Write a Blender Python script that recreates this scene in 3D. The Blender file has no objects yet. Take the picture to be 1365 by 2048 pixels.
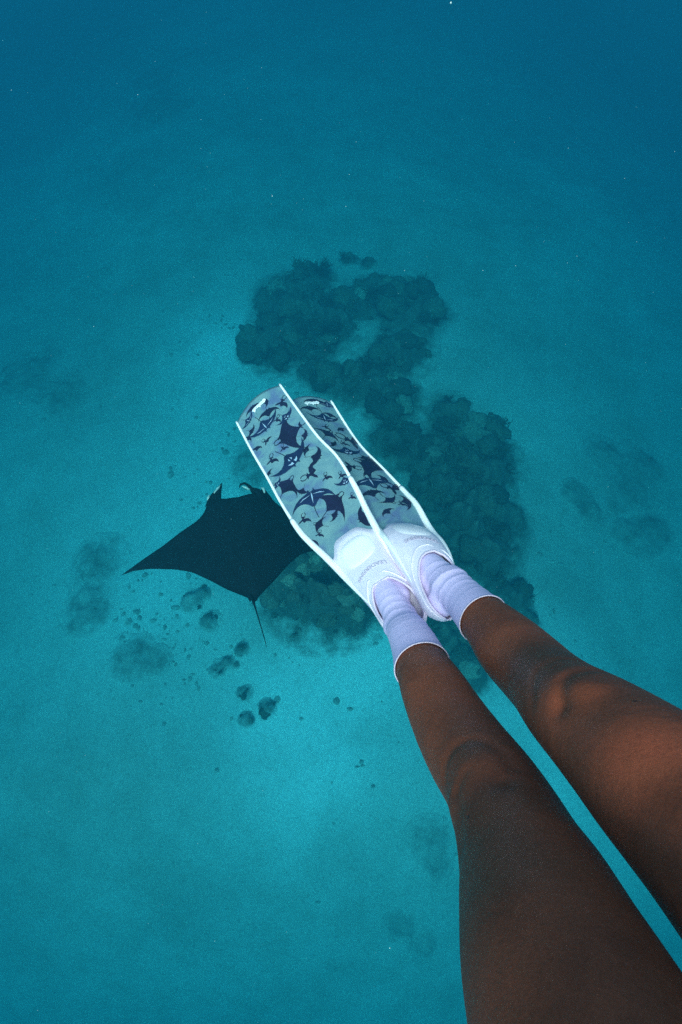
import bpy, bmesh, math, random
import numpy as np
from mathutils import Vector, Matrix, noise
from mathutils.geometry import tessellate_polygon
from mathutils.bvhtree import BVHTree

random.seed(7)
S = bpy.context.scene
COL = S.collection

# ---------------------------------------------------------------- camera, sky, sun, exposure
CAM_H = 10.0
PITCH = math.radians(65)                       # below the horizon
cam_d = bpy.data.cameras.new('camera')
cam_d.sensor_fit = 'VERTICAL'; cam_d.sensor_height = 36.0
cam_d.lens = 36.0 * 1000.0 / 2048.0
cam_d.clip_start = 0.02; cam_d.clip_end = 600
cam = bpy.data.objects.new('camera', cam_d); COL.objects.link(cam)
cam.location = (0, 0, CAM_H); cam.rotation_euler = (math.pi/2 - PITCH, 0, 0)
S.camera = cam
FRAME = Matrix.Translation((0, 0, CAM_H)) @ Matrix.Rotation(math.pi/2 - PITCH, 4, 'X')   # the swimmer's own frame: x right, y ahead, z back up along the body

SUN_DIR = Vector((-0.09, -0.49, 0.87)).normalized()      # towards the sun
SUN_EL = math.asin(SUN_DIR.z); SUN_AZ = math.atan2(SUN_DIR.x, SUN_DIR.y)
world = bpy.data.worlds.new('World'); S.world = world; world.use_nodes = True
wn = world.node_tree.nodes; wl = world.node_tree.links
wn.clear()
sky = wn.new('ShaderNodeTexSky'); sky.sky_type = 'NISHITA'; sky.sun_disc = False
sky.sun_elevation = SUN_EL; sky.sun_rotation = SUN_AZ
sky.dust_density = 4.0; sky.ozone_density = 0.3
bgn = wn.new('ShaderNodeBackground'); bgn.inputs['Strength'].default_value = 0.15
wo = wn.new('ShaderNodeOutputWorld')
wl.new(sky.outputs[0], bgn.inputs[0]); wl.new(bgn.outputs[0], wo.inputs[0])
sun_d = bpy.data.lights.new('sun', 'SUN'); sun_d.energy = 4.3; sun_d.angle = math.radians(22)     # spread by the rippled surface overhead
sun_d.color = (1.0, 0.96, 0.9)
sun = bpy.data.objects.new('sun', sun_d); COL.objects.link(sun)
sun.rotation_euler = SUN_DIR.to_track_quat('Z', 'Y').to_euler()
sun.location = (0, 0, 40)

S.view_settings.view_transform = 'Standard'; S.view_settings.look = 'None'
S.view_settings.exposure = 0.33; S.view_settings.gamma = 1.0
S.view_settings.use_curve_mapping = False
S.render.engine = 'CYCLES'
S.cycles.volume_bounces = 2
S.cycles.max_bounces = 8
S.cycles.transparent_max_bounces = 12
S.cycles.caustics_reflective = False; S.cycles.caustics_refractive = False
S.cycles.use_denoising = False      # what little noise is left reads as the photograph's grain

# ---------------------------------------------------------------- helpers
def cam_pt(u, v, d):
    """a point d metres deep along the viewing axis, in world space"""
    return FRAME @ Vector(((u - 682.5) / 1000 * d, (1024 - v) / 1000 * d, -d))
def cv(x, y, z): return FRAME @ Vector((x, y, z))
def ground_pt(u, v, z=0.0):
    o = FRAME @ Vector((0, 0, 0)); p = cam_pt(u, v, 1.0); r = p - o
    t = (z - o.z) / r.z
    return o + r * t

def tag(o, label=None, cat=None, group=None, kind=None):
    if label: o['label'] = label
    if cat: o['category'] = cat
    if group: o['group'] = group
    if kind: o['kind'] = kind
    return o
def empty(name, loc):
    o = bpy.data.objects.new(name, None); COL.objects.link(o); o.location = loc
    o.empty_display_size = 0.1
    return o
def base_loc(o):
    return Vector(o.location) if o is not None else Vector((0, 0, 0))
def mesh_obj(name, verts, faces, mats, parent=None, root=None, smooth=True, midx=None):
    """verts in world space; root = location the vertices are stored relative to"""
    off = Vector(root) if root is not None else Vector((0, 0, 0))
    me = bpy.data.meshes.new(name)
    me.from_pydata([tuple(Vector(v) - off) for v in verts], [], faces)
    if not isinstance(mats, (list, tuple)): mats = [mats]
    for m in mats: me.materials.append(m)
    if midx is not None:
        me.polygons.foreach_set('material_index', midx)
    if smooth: me.polygons.foreach_set('use_smooth', [True] * len(me.polygons))
    me.update()
    o = bpy.data.objects.new(name, me); COL.objects.link(o)
    if parent is not None: o.parent = parent
    elif root is not None: o.location = off
    return o

def new_mat(name):
    m = bpy.data.materials.new(name); m.use_nodes = True
    nt = m.node_tree; b = nt.nodes['Principled BSDF']
    return m, nt, b
def N(nt, t, **kw):
    n = nt.nodes.new(t)
    for k, v in kw.items(): setattr(n, k, v)
    return n
def noise_ramp(nt, scale, stops, detail=6, rough=0.6, coord='Object', dist=0.0):
    tc = N(nt, 'ShaderNodeTexCoord'); nz = N(nt, 'ShaderNodeTexNoise')
    nz.inputs['Scale'].default_value = scale; nz.inputs['Detail'].default_value = detail
    nz.inputs['Roughness'].default_value = rough; nz.inputs['Distortion'].default_value = dist
    if coord == 'World':
        gg = N(nt, 'ShaderNodeNewGeometry'); nt.links.new(gg.outputs['Position'], nz.inputs['Vector'])
    else: nt.links.new(tc.outputs[coord], nz.inputs['Vector'])
    cr = N(nt, 'ShaderNodeValToRGB'); el = cr.color_ramp.elements
    while len(el) < len(stops): el.new(0.5)
    for e, (p, c) in zip(el, stops):
        e.position = p; e.color = (*c, 1) if len(c) == 3 else c
    nt.links.new(nz.outputs['Fac'], cr.inputs['Fac'])
    return cr, nz
def mixc(nt, a, b, fac, mode='MIX'):
    m = N(nt, 'ShaderNodeMix', data_type='RGBA', blend_type=mode)
    for inp, val in ((m.inputs['Factor'], fac), (m.inputs['A'], a), (m.inputs['B'], b)):
        if hasattr(val, 'links'): nt.links.new(val, inp)
        elif isinstance(val, (int, float)): inp.default_value = val
        else: inp.default_value = (*val, 1)
    return m.outputs['Result']
def bump(nt, b, src, strength=0.2, dist=0.01, prev=None):
    n = N(nt, 'ShaderNodeBump'); n.inputs['Strength'].default_value = strength
    n.inputs['Distance'].default_value = dist
    nt.links.new(src, n.inputs['Height'])
    if prev is not None: nt.links.new(prev, n.inputs['Normal'])
    nt.links.new(n.outputs['Normal'], b.inputs['Normal'])
    return n.outputs['Normal']
def math_n(nt, op, a, b=None, c=None):
    n = N(nt, 'ShaderNodeMath', operation=op)
    for i, v in enumerate((a, b, c)):
        if v is None: continue
        if hasattr(v, 'links'): nt.links.new(v, n.inputs[i])
        else: n.inputs[i].default_value = v
    return n.outputs[0]

# ---------------------------------------------------------------- materials
def sand_colour(nt):
    big, _ = noise_ramp(nt, 0.16, [(0.30, (0.34, 0.32, 0.27)), (0.66, (0.50, 0.475, 0.41))], 4, 0.55, 'World', 0.4)
    mid, _ = noise_ramp(nt, 1.1, [(0.34, (0.74, 0.72, 0.68)), (0.60, (1, 1, 1))], 8, 0.7, 'World')
    fin, _ = noise_ramp(nt, 14, [(0.36, (0.62, 0.60, 0.57)), (0.48, (0.92, 0.92, 0.92)), (0.62, (1.0, 1.0, 1.0))], 6, 0.9, 'World')
    c = mixc(nt, big.outputs[0], mid.outputs[0], 0.85, 'MULTIPLY')
    # clean bright sand lies in a few places, with algal film between
    geo = N(nt, 'ShaderNodeNewGeometry')
    tot = None
    for (u, v, r, k) in CLEAN:
        p = ground_pt(u, v)
        d = N(nt, 'ShaderNodeVectorMath', operation='DISTANCE')
        nt.links.new(geo.outputs['Position'], d.inputs[0]); d.inputs[1].default_value = (p.x, p.y, 0)
        q = math_n(nt, 'DIVIDE', d.outputs['Value'], r)
        q = math_n(nt, 'POWER', q, 2.0); q = math_n(nt, 'MULTIPLY', q, -1.0)
        q = math_n(nt, 'EXPONENT', q); q = math_n(nt, 'MULTIPLY', q, k)
        tot = q if tot is None else math_n(nt, 'ADD', tot, q)
    wob, _ = noise_ramp(nt, 0.7, [(0.3, (0.45, 0.45, 0.45)), (0.62, (1, 1, 1))], 6, 0.65, 'World')
    tot = math_n(nt, 'MINIMUM', math_n(nt, 'MULTIPLY', tot, wob.outputs[0]), 1.0)
    c = mixc(nt, c, (0.76, 0.73, 0.67), tot)
    return mixc(nt, c, fin.outputs[0], 0.8, 'MULTIPLY')
def mat_sand():
    m, nt, b = new_mat('pale_coral_sand')
    nt.links.new(sand_colour(nt), b.inputs['Base Color'])
    b.inputs['Roughness'].default_value = 0.95
    _, rz = noise_ramp(nt, 3.0, [(0, (0, 0, 0)), (1, (1, 1, 1))], 8, 0.75, 'World')
    bump(nt, b, rz.outputs['Fac'], 0.35, 0.04)
    return m
def mat_reef_rock():
    """rock under algal turf that thins out to bare sand where 'cover' falls to nothing"""
    m, nt, b = new_mat('reef_rock_blurred_to_sand')
    r, nz = noise_ramp(nt, 2.4, [(0.32, (0.05, 0.045, 0.032)), (0.66, (0.14, 0.125, 0.09))], 8, 0.7, 'World')
    at = N(nt, 'ShaderNodeAttribute'); at.attribute_name = 'cover'
    _, n1 = noise_ramp(nt, 2.2, [(0, (0, 0, 0)), (1, (1, 1, 1))], 10, 0.78, 'World')
    f = math_n(nt, 'MULTIPLY_ADD', n1.outputs['Fac'], 2.6, -1.3)
    f = math_n(nt, 'MULTIPLY', f, math_n(nt, 'MINIMUM', math_n(nt, 'MULTIPLY', at.outputs['Fac'], 4.0), 1.0))
    f = math_n(nt, 'ADD', f, at.outputs['Fac'])
    f = math_n(nt, 'MINIMUM', math_n(nt, 'MAXIMUM', f, 0.0), 1.0)
    nt.links.new(mixc(nt, sand_colour(nt), r.outputs[0], f), b.inputs['Base Color'])
    b.inputs['Roughness'].default_value = 0.95
    bump(nt, b, nz.outputs['Fac'], 0.8, 0.05)
    return m
CLEAN = [(640, 1400, 1.7, 0.9), (560, 1560, 1.5, 0.55), (460, 690, 1.7, 0.95), (400, 960, 2.4, 0.85), (760, 1300, 1.2, 0.75),
         (1130, 1330, 1.3, 0.45), (300, 1200, 2.0, 0.5), (1040, 1470, 1.5, 0.8), (1250, 1760, 1.4, 0.6), (1100, 800, 1.8, 0.3), (850, 660, 1.0, 0.2)]

def mat_coral(name, a, c, sc=5.0):
    m, nt, b = new_mat(name)
    r, nz = noise_ramp(nt, sc, [(0.32, a), (0.66, c)], 8, 0.7)
    oi = N(nt, 'ShaderNodeObjectInfo')
    v = N(nt, 'ShaderNodeHueSaturation'); nt.links.new(r.outputs[0], v.inputs['Color'])
    nt.links.new(math_n(nt, 'MULTIPLY_ADD', oi.outputs['Random'], 0.9, 0.55), v.inputs['Value'])
    nt.links.new(v.outputs[0], b.inputs['Base Color']); b.inputs['Roughness'].default_value = 0.9
    bump(nt, b, nz.outputs['Fac'], 0.8, 0.05)
    return m
def mat_skin():
    m, nt, b = new_mat('tanned_skin')
    r, nz = noise_ramp(nt, 9, [(0.3, (0.22, 0.052, 0.021)), (0.5, (0.33, 0.080, 0.034)), (0.68, (0.41, 0.090, 0.040))], 6, 0.6)
    fine, fz = noise_ramp(nt, 320, [(0.35, (0.70, 0.68, 0.66)), (0.65, (1, 1, 1))], 5, 0.8)
    c = mixc(nt, r.outputs[0], fine.outputs[0], 0.8, 'MULTIPLY')
    vo = N(nt, 'ShaderNodeTexVoronoi'); vo.inputs['Scale'].default_value = 16
    tc = N(nt, 'ShaderNodeTexCoord'); nt.links.new(tc.outputs['Object'], vo.inputs['Vector'])
    cr = N(nt, 'ShaderNodeValToRGB'); cr.color_ramp.elements[0].position = 0.022; cr.color_ramp.elements[0].color = (0.12, 0.09, 0.08, 1)
    cr.color_ramp.elements[1].position = 0.045; cr.color_ramp.elements[1].color = (1, 1, 1, 1)
    nt.links.new(vo.outputs['Distance'], cr.inputs['Fac'])
    c = mixc(nt, c, cr.outputs[0], 0.75, 'MULTIPLY')
    nt.links.new(c, b.inputs['Base Color'])
    b.inputs['Roughness'].default_value = 0.5
    b.inputs['Specular IOR Level'].default_value = 0.2
    b.inputs['Subsurface Weight'].default_value = 0.12
    b.inputs['Subsurface Radius'].default_value = (0.012, 0.004, 0.002)
    b.inputs['Subsurface Scale'].default_value = 0.5
    p = bump(nt, b, fz.outputs['Fac'], 0.45, 0.0008)
    w, wz = noise_ramp(nt, 38, [(0, (0, 0, 0)), (1, (1, 1, 1))], 5, 0.6, dist=0.4)
    bump(nt, b, wz.outputs['Fac'], 0.4, 0.004, p)
    return m
def mat_simple(name, col, rough=0.5, bscale=None, bstr=0.15, bdist=0.002, var=0.0, spec=0.4, sheen=0.0):
    m, nt, b = new_mat(name)
    if var:
        lo = tuple(x * (1 - var) for x in col)
        r, nz = noise_ramp(nt, 14, [(0.3, lo), (0.6, col)], 6, 0.65)
        nt.links.new(r.outputs[0], b.inputs['Base Color'])
    else: b.inputs['Base Color'].default_value = (*col, 1)
    b.inputs['Roughness'].default_value = rough; b.inputs['Specular IOR Level'].default_value = spec
    if sheen: b.inputs['Sheen Weight'].default_value = sheen
    if bscale:
        _, z = noise_ramp(nt, bscale, [(0, (0, 0, 0)), (1, (1, 1, 1))], 4, 0.6)
        bump(nt, b, z.outputs['Fac'], bstr, bdist)
    return m
def mat_blade():
    m, nt, b = new_mat('clear_teal_blade_plastic')
    r, nz = noise_ramp(nt, 16, [(0.34, (0.17, 0.29, 0.31)), (0.52, (0.13, 0.24, 0.285)), (0.66, (0.10, 0.15, 0.27))], 4, 0.55, dist=0.8)
    nt.links.new(r.outputs[0], b.inputs['Base Color'])
    b.inputs['Roughness'].default_value = 0.12; b.inputs['Specular IOR Level'].default_value = 0.6
    tr = N(nt, 'ShaderNodeBsdfTransparent'); tr.inputs[0].default_value = (0.65, 0.85, 0.9, 1)
    mx = N(nt, 'ShaderNodeMixShader'); mx.inputs[0].default_value = 0.95
    nt.links.new(tr.outputs[0], mx.inputs[1]); nt.links.new(b.outputs[0], mx.inputs[2])
    nt.links.new(mx.outputs[0], nt.nodes['Material Output'].inputs['Surface'])
    return m

M = {}
M['sand'] = mat_sand()
M['rock'] = mat_reef_rock()
M['coral'] = mat_coral('brown_hard_coral', (0.05, 0.043, 0.028), (0.15, 0.125, 0.08), 6)
M['coral_pale'] = mat_coral('tan_hard_coral', (0.10, 0.085, 0.055), (0.30, 0.25, 0.18), 6)
M['rock_pale'] = mat_coral('turf_covered_low_rock', (0.12, 0.105, 0.08), (0.20, 0.18, 0.14), 2.4)
M['rubble'] = mat_coral('coral_rubble', (0.20, 0.18, 0.15), (0.40, 0.37, 0.32), 3)
M['skin'] = mat_skin()
M['sock'] = mat_simple('lavender_neoprene_sock', (0.74, 0.57, 0.87), 0.8, 900, 0.25, 0.0006, 0.08, 0.2, 0.1)
M['hem'] = mat_simple('pink_white_sock_hem', (0.74, 0.56, 0.70), 0.7)
M['pocket'] = mat_simple('white_rubber_foot_pocket', (0.90, 0.75, 0.88), 0.45, 60, 0.2, 0.0015, 0.16)
M['plate'] = mat_simple('white_rubber_toe_plate', (0.93, 0.82, 0.88), 0.4, 60, 0.1, 0.001, 0.05)
M['letter'] = mat_simple('moulded_rubber_letters', (0.50, 0.42, 0.54), 0.5)
M['rail'] = mat_simple('bright_white_rail_rubber', (0.96, 0.92, 0.93), 0.35, 40, 0.05, 0.001)
M['blade'] = mat_blade()
M['ink'] = mat_simple('navy_print_ink', (0.012, 0.012, 0.045), 0.3, None, var=0.5)
M['ink_blue'] = mat_simple('blue_print_ink', (0.012, 0.022, 0.075), 0.3, None, var=0.5)
M['ink_pale'] = mat_simple('pale_print_ink', (0.30, 0.42, 0.55), 0.3)
M['white_ink'] = mat_simple('white_print_ink', (0.9, 0.9, 0.92), 0.4)
M['manta'] = mat_simple('black_manta_skin', (0.006, 0.007, 0.010), 0.85, 30, 0.3, 0.004, 0.4, 0.05)
M['manta_pale'] = mat_simple('pale_manta_underside', (0.55, 0.55, 0.52), 0.7, 30, 0.2, 0.004, 0.3)
M['suit'] = mat_simple('black_swimsuit_fabric', (0.012, 0.012, 0.015), 0.8)
M['hair'] = mat_simple('dark_brown_hair', (0.02, 0.012, 0.008), 0.6)
M['speck'] = mat_simple('pale_plankton', (0.75, 0.75, 0.7), 0.8)

# ---------------------------------------------------------------- seabed
def terrain(x, y):
    """sand bank: highest ahead-left of the swimmer, falling away behind, to the right and far ahead"""
    z = 0.0  # slopes shaped so that deeper water darkens the edges of the view
    z -= 4.6 * max(0.0, (-y - 0.5) / 6.0) ** 1.4
    z -= 1.8 * max(0.0, (x - 2.0) / 8.0) ** 1.3
    z -= 1.6 * max(0.0, (-x - 4.0) / 8.0) ** 1.3
    z -= 1.2 * max(0.0, (y - 9.0) / 16.0) ** 1.2
    z = max(z, -7.0)
    z += 0.35 * noise.noise(Vector((x * 0.16, y * 0.16, 3.1))) + 0.10 * noise.noise(Vector((x * 0.6, y * 0.6, 8.2)))
    return z
def build_seabed():
    n = 240
    t = np.linspace(-1, 1, n); ax = np.sign(t) * (np.abs(t) ** 1.9) * 75
    vs = [(x, y + 6, terrain(x, y + 6)) for y in ax for x in ax]
    fs = [(j*n+i, j*n+i+1, (j+1)*n+i+1, (j+1)*n+i) for j in range(n-1) for i in range(n-1)]
    o = mesh_obj('seabed', vs, fs, M['sand'])
    tag(o, 'pale sandy seabed sloping away into blue water', 'seabed', kind='structure')
build_seabed()
def on_ground(u, v):
    p = ground_pt(u, v)
    for _ in range(8): p = ground_pt(u, v, terrain(p.x, p.y))
    return p

# ---------------------------------------------------------------- coral reef
def lump_mesh(name, seed, mat, sub=3, amp=0.35, flat=0.7):
    bm = bmesh.new(); bmesh.ops.create_icosphere(bm, subdivisions=sub, radius=1)
    for v in bm.verts:
        d = v.co.normalized()
        r = 1 + amp * noise.noise(d * 1.6 + Vector((seed, 0, 0))) * 1.6 + amp * 0.6 * noise.noise(d * 4.5 + Vector((0, seed, 0))) + amp * .35 * noise.noise(d * 10 + Vector((0, seed, 5)))
        v.co = Vector((d.x * r, d.y * r, d.z * r * flat))
    me = bpy.data.meshes.new(name); bm.to_mesh(me); bm.free(); me.materials.append(mat)
    me.polygons.foreach_set('use_smooth', [True] * len(me.polygons))
    return me
def bush_mesh(name, seed, mat, nb=60):
    """branching coral: tapered crooked branches out of one foot"""
    rnd = random.Random(seed); vs = []; fs = []
    def branch(p, d, L, r, depth):
        ring0 = None; q = Vector(p); dd = Vector(d)
        for k in range(4):
            rr = r * (1 - k * 0.22)
            a = dd.orthogonal().normalized(); b2 = dd.cross(a)
            idx = []
            for s in range(5):
                an = s * math.tau / 5
                vs.append(q + (a * math.cos(an) + b2 * math.sin(an)) * rr); idx.append(len(vs) - 1)
            if ring0:
                for s in range(5): fs.append((ring0[s], ring0[(s+1) % 5], idx[(s+1) % 5], idx[s]))
            ring0 = idx; q = q + dd * (L / 3)
            if depth and k in (1, 2):
                nd = (dd + Vector((rnd.uniform(-1, 1), rnd.uniform(-1, 1), rnd.uniform(-.2, .8))) * 0.8).normalized()
                branch(q, nd, L * 0.55, rr * 0.75, depth - 1)
            dd = (dd + Vector((rnd.uniform(-1, 1), rnd.uniform(-1, 1), rnd.uniform(-.4, .6))) * 0.25).normalized()
        fs.append(tuple(ring0))
    for i in range(nb):
        an = rnd.uniform(0, math.tau); el = rnd.uniform(0.15, 1.45)
        d = Vector((math.cos(an) * math.cos(el), math.sin(an) * math.cos(el), math.sin(el)))
        branch(d * 0.1, d, rnd.uniform(0.6, 1.0), 0.075, 1)
    me = bpy.data.meshes.new(name)
    me.from_pydata([tuple(v) for v in vs], [], fs); me.materials.append(mat)
    me.polygons.foreach_set('use_smooth', [True] * len(me.polygons)); me.update()
    return me
LUMPS = [lump_mesh('coral_head', s, M['coral']) for s in (1.3, 7.7, 15.1, 22.9)]
LUMPS_PALE = [lump_mesh('coral_head', s, M['coral_pale']) for s in (31.3, 47.7)]
BUSHES = [bush_mesh('coral_bush', s, M['coral'], 34) for s in (3, 4)]
BUSH_PALE = bush_mesh('coral_bush', 5, M['coral_pale'], 34)

def reef(blobs, label, cat='coral reef', height=0.5, dens=1.0, pale=0.12, head=0.34, group=None, faint=False, cover=1.15):
    if faint: cover = faint  # thinner rock colour stands in for water haze over these patches
    """one reef patch: a rough rock mound under many coral heads"""
    B = []
    for (u, v, r) in blobs:
        p = on_ground(u, v)
        dist = (p - cam.location).length
        B.append((p.x, p.y, r / 1000.0 * dist * 0.92))
    cx = sum(b[0] for b in B) / len(B); cy = sum(b[1] for b in B) / len(B)
    root = empty('coral_reef', (cx, cy, terrain(cx, cy)))
    assert len(label.split()) <= 16
    tag(root, label, cat, group)
    x0 = min(b[0]-b[2]*1.9 for b in B); x1 = max(b[0]+b[2]*1.9 for b in B)
    y0 = min(b[1]-b[2]*1.9 for b in B); y1 = max(b[1]+b[2]*1.9 for b in B)
    big = max(b[2] for b in B) > 0.3
    def dens_at(x, y):
        f = 0
        for bx, by, br in B:
            d2 = ((x-bx)**2 + (y-by)**2) / (br*br)
            f += math.exp(-d2 * 1.1)
        kk = 1.0 if big else 1.9
        w = noise.noise(Vector((x*1.1, y*1.1, 1.7))) * 0.34 + noise.noise(Vector((x*3.1*kk, y*3.1*kk, 4.7))) * 0.22*kk + noise.noise(Vector((x*8.5, y*8.5, 9.7))) * 0.16
        return min(f + w - 0.36, (f - 0.06)*3.0 - 0.34)
    step = max(0.045, min(0.10, (x1-x0) / 70))
    nx = int((x1-x0)/step)+2; ny = int((y1-y0)/step)+2
    vs = []; val = []
    apron = 0.34  # margin where colour fades to sand, imitating the water's blur
    for j in range(ny):
        for i in range(nx):
            x = x0+i*step; y = y0+j*step; f = dens_at(x, y)
            h = height * (1 - math.exp(-max(f, 0) * 1.6)) * (0.75 + 0.8*noise.noise(Vector((x*1.7, y*1.7, 0))) + 0.5*noise.noise(Vector((x*5, y*5, 0)))) if f > 0 else 0
            if faint: h *= 0.3
            lift = 0.012 + 0.02*max(0, min(1, (f+apron)/apron)) if f > -apron else -0.03
            vs.append((x, y, terrain(x, y) + max(h, 0) + lift)); val.append(f)
    fs = []
    for j in range(ny-1):
        for i in range(nx-1):
            q = (j*nx+i, j*nx+i+1, (j+1)*nx+i+1, (j+1)*nx+i)
            if max(val[k] for k in q) > -apron: fs.append(q)
    # keep the one sheet that holds together
    adj = {}
    for n_, f_ in enumerate(fs):
        for k in f_: adj.setdefault(k, []).append(n_)
    seen = set(); best = []
    for n_ in range(len(fs)):
        if n_ in seen: continue
        comp = []; st_ = [n_]; seen.add(n_)
        while st_:
            a_ = st_.pop(); comp.append(a_)
            for k in fs[a_]:
                for b_ in adj[k]:
                    if b_ not in seen: seen.add(b_); st_.append(b_)
        if len(comp) > len(best): best = comp
    fs = [fs[k] for k in best]
    used = sorted({k for f in fs for k in f}); mp = {k: n for n, k in enumerate(used)}
    ro = mesh_obj('reef_rock', [vs[k] for k in used], [tuple(mp[k] for k in f) for f in fs], M['rock'], root, root.location)
    at = ro.data.attributes.new('cover', 'FLOAT', 'POINT')
    at.data.foreach_set('value', [max(0.0, min(cover, (val[k]+apron)/(apron*1.5)*cover)) for k in used])
    rnd = random.Random(int(cx*100)+int(cy*7))
    area = sum(math.pi*b[2]**2 for b in B)
    n = 0 if faint else int(min(240, max(4, area * 8.0 * dens)))
    made = 0; tries = 0
    while made < n and tries < n*30:
        tries += 1
        x = rnd.uniform(x0, x1); y = rnd.uniform(y0, y1); f = dens_at(x, y)
        if f < -0.02: continue
        small = min(1.0, area / 1.5) ** 0.5
        s = rnd.uniform(0.35, 1.0) ** 1.5 * head * (0.5 + 0.5*small)
        if f < 0.25: s *= 0.55
        k = rnd.random()
        if k < pale: me = rnd.choice(LUMPS_PALE + [BUSH_PALE])
        elif k < 0.55: me = rnd.choice(BUSHES)
        else: me = rnd.choice(LUMPS)
        o = bpy.data.objects.new('coral_head', me); COL.objects.link(o); o.parent = root
        z = terrain(x, y) + (height * (1 - math.exp(-max(f, 0)*2.2)) * 0.75) - 0.1*s
        o.location = Vector((x, y, z)) - root.location
        o.rotation_euler = (rnd.uniform(-.3, .3), rnd.uniform(-.3, .3), rnd.uniform(0, 6.28))
        o.scale = (s*rnd.uniform(.8, 1.3), s*rnd.uniform(.8, 1.3), s*rnd.uniform(.6, 1.1))
        made += 1
    return root

reef([(590, 600, 62), (605, 680, 80), (535, 692, 42), (655, 655, 45), (620, 560, 35)], 'dark coral reef patch above the fin tips, left of the ring of sand')
reef([(735, 590, 42), (800, 620, 62), (845, 610, 45), (700, 615, 35), (805, 705, 52), (770, 720, 35)], 'dark hook-shaped coral reef enclosing a pale sand hollow, above the right fin')
reef([(730, 775, 62), (790, 805, 45), (670, 760, 35), (620, 745, 30)], 'dark coral reef patch just beyond the tip of the right fin')
reef([(905, 840, 48), (975, 920, 62), (890, 950, 85), (965, 1030, 75), (890, 1070, 75), (960, 1120, 60), (800, 890, 55), (870, 1180, 55), (985, 860, 25)],
     'largest dark coral reef, spreading to the right of the right fin', height=0.8, dens=0.9)
reef([(1035, 1195, 32), (990, 1180, 30), (1060, 1240, 18)], 'small dark coral patch beside the cuff of the right sock')
reef([(900, 1290, 55), (940, 1340, 35), (880, 1250, 40)], 'dark coral patch in the gap between the two shins')
reef([(640, 1185, 88), (575, 1190, 42), (700, 1205, 62), (650, 1130, 60)], 'mottled brown coral mound on the sand between the manta ray and the left foot pocket', 'coral mound', height=2.4, dens=2.6, pale=0.40, head=0.19)
reef([(500, 925, 34), (505, 965, 24)], 'dim coral patch at the left edge of the left fin, ahead of the manta ray', height=0.4, faint=0.5)
reef([(40, 750, 52), (125, 790, 36)], 'blurred dark coral patch at the far left of the picture', height=0.5, faint=0.5)
reef([(203, 1125, 42)], 'round dark coral patch level with the left wing tip of the manta ray', height=0.7, faint=0.5)
reef([(170, 1212, 42)], 'round dark coral patch below the wing tip, lower of the pair', height=0.7, faint=0.5)
reef([(262, 1312, 34), (310, 1325, 24)], 'low coral patch among scattered rubble, lower left of the manta ray', height=0.35, faint=0.5)
reef([(385, 1205, 17), (407, 1190, 12)], 'small coral clump under the trailing edge of the manta ray', head=0.2, height=0.3, cover=0.62, dens=0.6)
reef([(421, 1243, 17)], 'round coral clump left of the manta ray tail', head=0.2, height=0.3, cover=0.62, dens=0.6)
reef([(484, 1299, 11)], 'small coral clump below left of the tail tip', head=0.16, height=0.25, cover=0.62, dens=0.6)
reef([(438, 1339, 14), (456, 1323, 11), (474, 1331, 6)], 'two joined coral clumps with a thin spur, on pale sand', head=0.16, height=0.25, cover=0.62, dens=0.6)
reef([(490, 1386, 12)], 'small coral clump in the middle of the row on pale sand', head=0.16, height=0.25, cover=0.62, dens=0.6)
reef([(536, 1420, 16)], 'rounded coral clump furthest right on the bright sand', head=0.18, height=0.25, cover=0.62, dens=0.6)
reef([(493, 1441, 12)], 'lowest small coral clump on the bright sand', head=0.16, height=0.25, cover=0.62, dens=0.6)
reef([(1205, 905, 28), (1290, 935, 40), (1265, 985, 38), (1150, 985, 22), (1185, 1025, 24), (1230, 1010, 22)], 'faint broken coral patch near the right edge of the picture', height=0.4, faint=0.5)
reef([(1275, 1070, 34), (1310, 1060, 26), (1245, 1060, 20)], 'faint coral patch at the right edge, below the broken one', height=0.4, faint=0.5)
reef([(858, 1680, 30), (876, 1730, 18)], 'faint coral patch beside the left knee', height=0.4, faint=0.36)
reef([(800, 1850, 20), (845, 1890, 20)], 'faint coral patch at the bottom beside the left thigh', height=0.4, faint=0.3)
reef([(700, 522, 14), (735, 530, 14)], 'tiny coral patch at the far edge of the reef', height=0.4)
reef([(330, 215, 48), (300, 160, 30)], 'barely visible coral patch in deep water at the upper left', height=0.6, faint=0.5)

def build_rubble():
    vs = []; fs = []
    rnd = random.Random(11)
    ico = bmesh.new(); bmesh.ops.create_icosphere(ico, subdivisions=1, radius=1)
    iv = [v.co.copy() for v in ico.verts]; iF = [tuple(v.index for v in f.verts) for f in ico.faces]; ico.free()
    spots = [(330, 1250, 120, 150), (400, 960, 70, 50), (270, 640, 220, 130), (1100, 1050, 200, 150), (1150, 1300, 160, 70), (450, 640, 90, 50), (350, 1330, 120, 90), (640, 1350, 200, 30), (700, 1650, 300, 50), (600, 1000, 600, 170), (440, 900, 60, 40)]
    for (u, v, r, n) in spots:
        n = int(n*0.45)
        for _ in range(n):
            a = rnd.uniform(0, 6.28); q = r * rnd.random() ** 0.6
            p = on_ground(u + q*math.cos(a), v + q*math.sin(a))
            s = rnd.uniform(0.012, 0.05) * (1.6 if rnd.random() < .1 else 1)
            c = len(vs); sx, sy, sz = s*rnd.uniform(.6, 1.6), s*rnd.uniform(.6, 1.6), s*rnd.uniform(.4, .9)
            for w in iv:
                k = rnd.uniform(.75, 1.25)
                vs.append((p.x + w.x*sx*k, p.y + w.y*sy*k, p.z + 0.1*sz + w.z*sz*k))
            fs += [tuple(c+i for i in f) for f in iF]
    tag(mesh_obj('coral_rubble', vs, fs, M['rubble'], smooth=False), 'scattered grey coral rubble lying on the sand', 'coral rubble', kind='stuff')
build_rubble()

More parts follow.
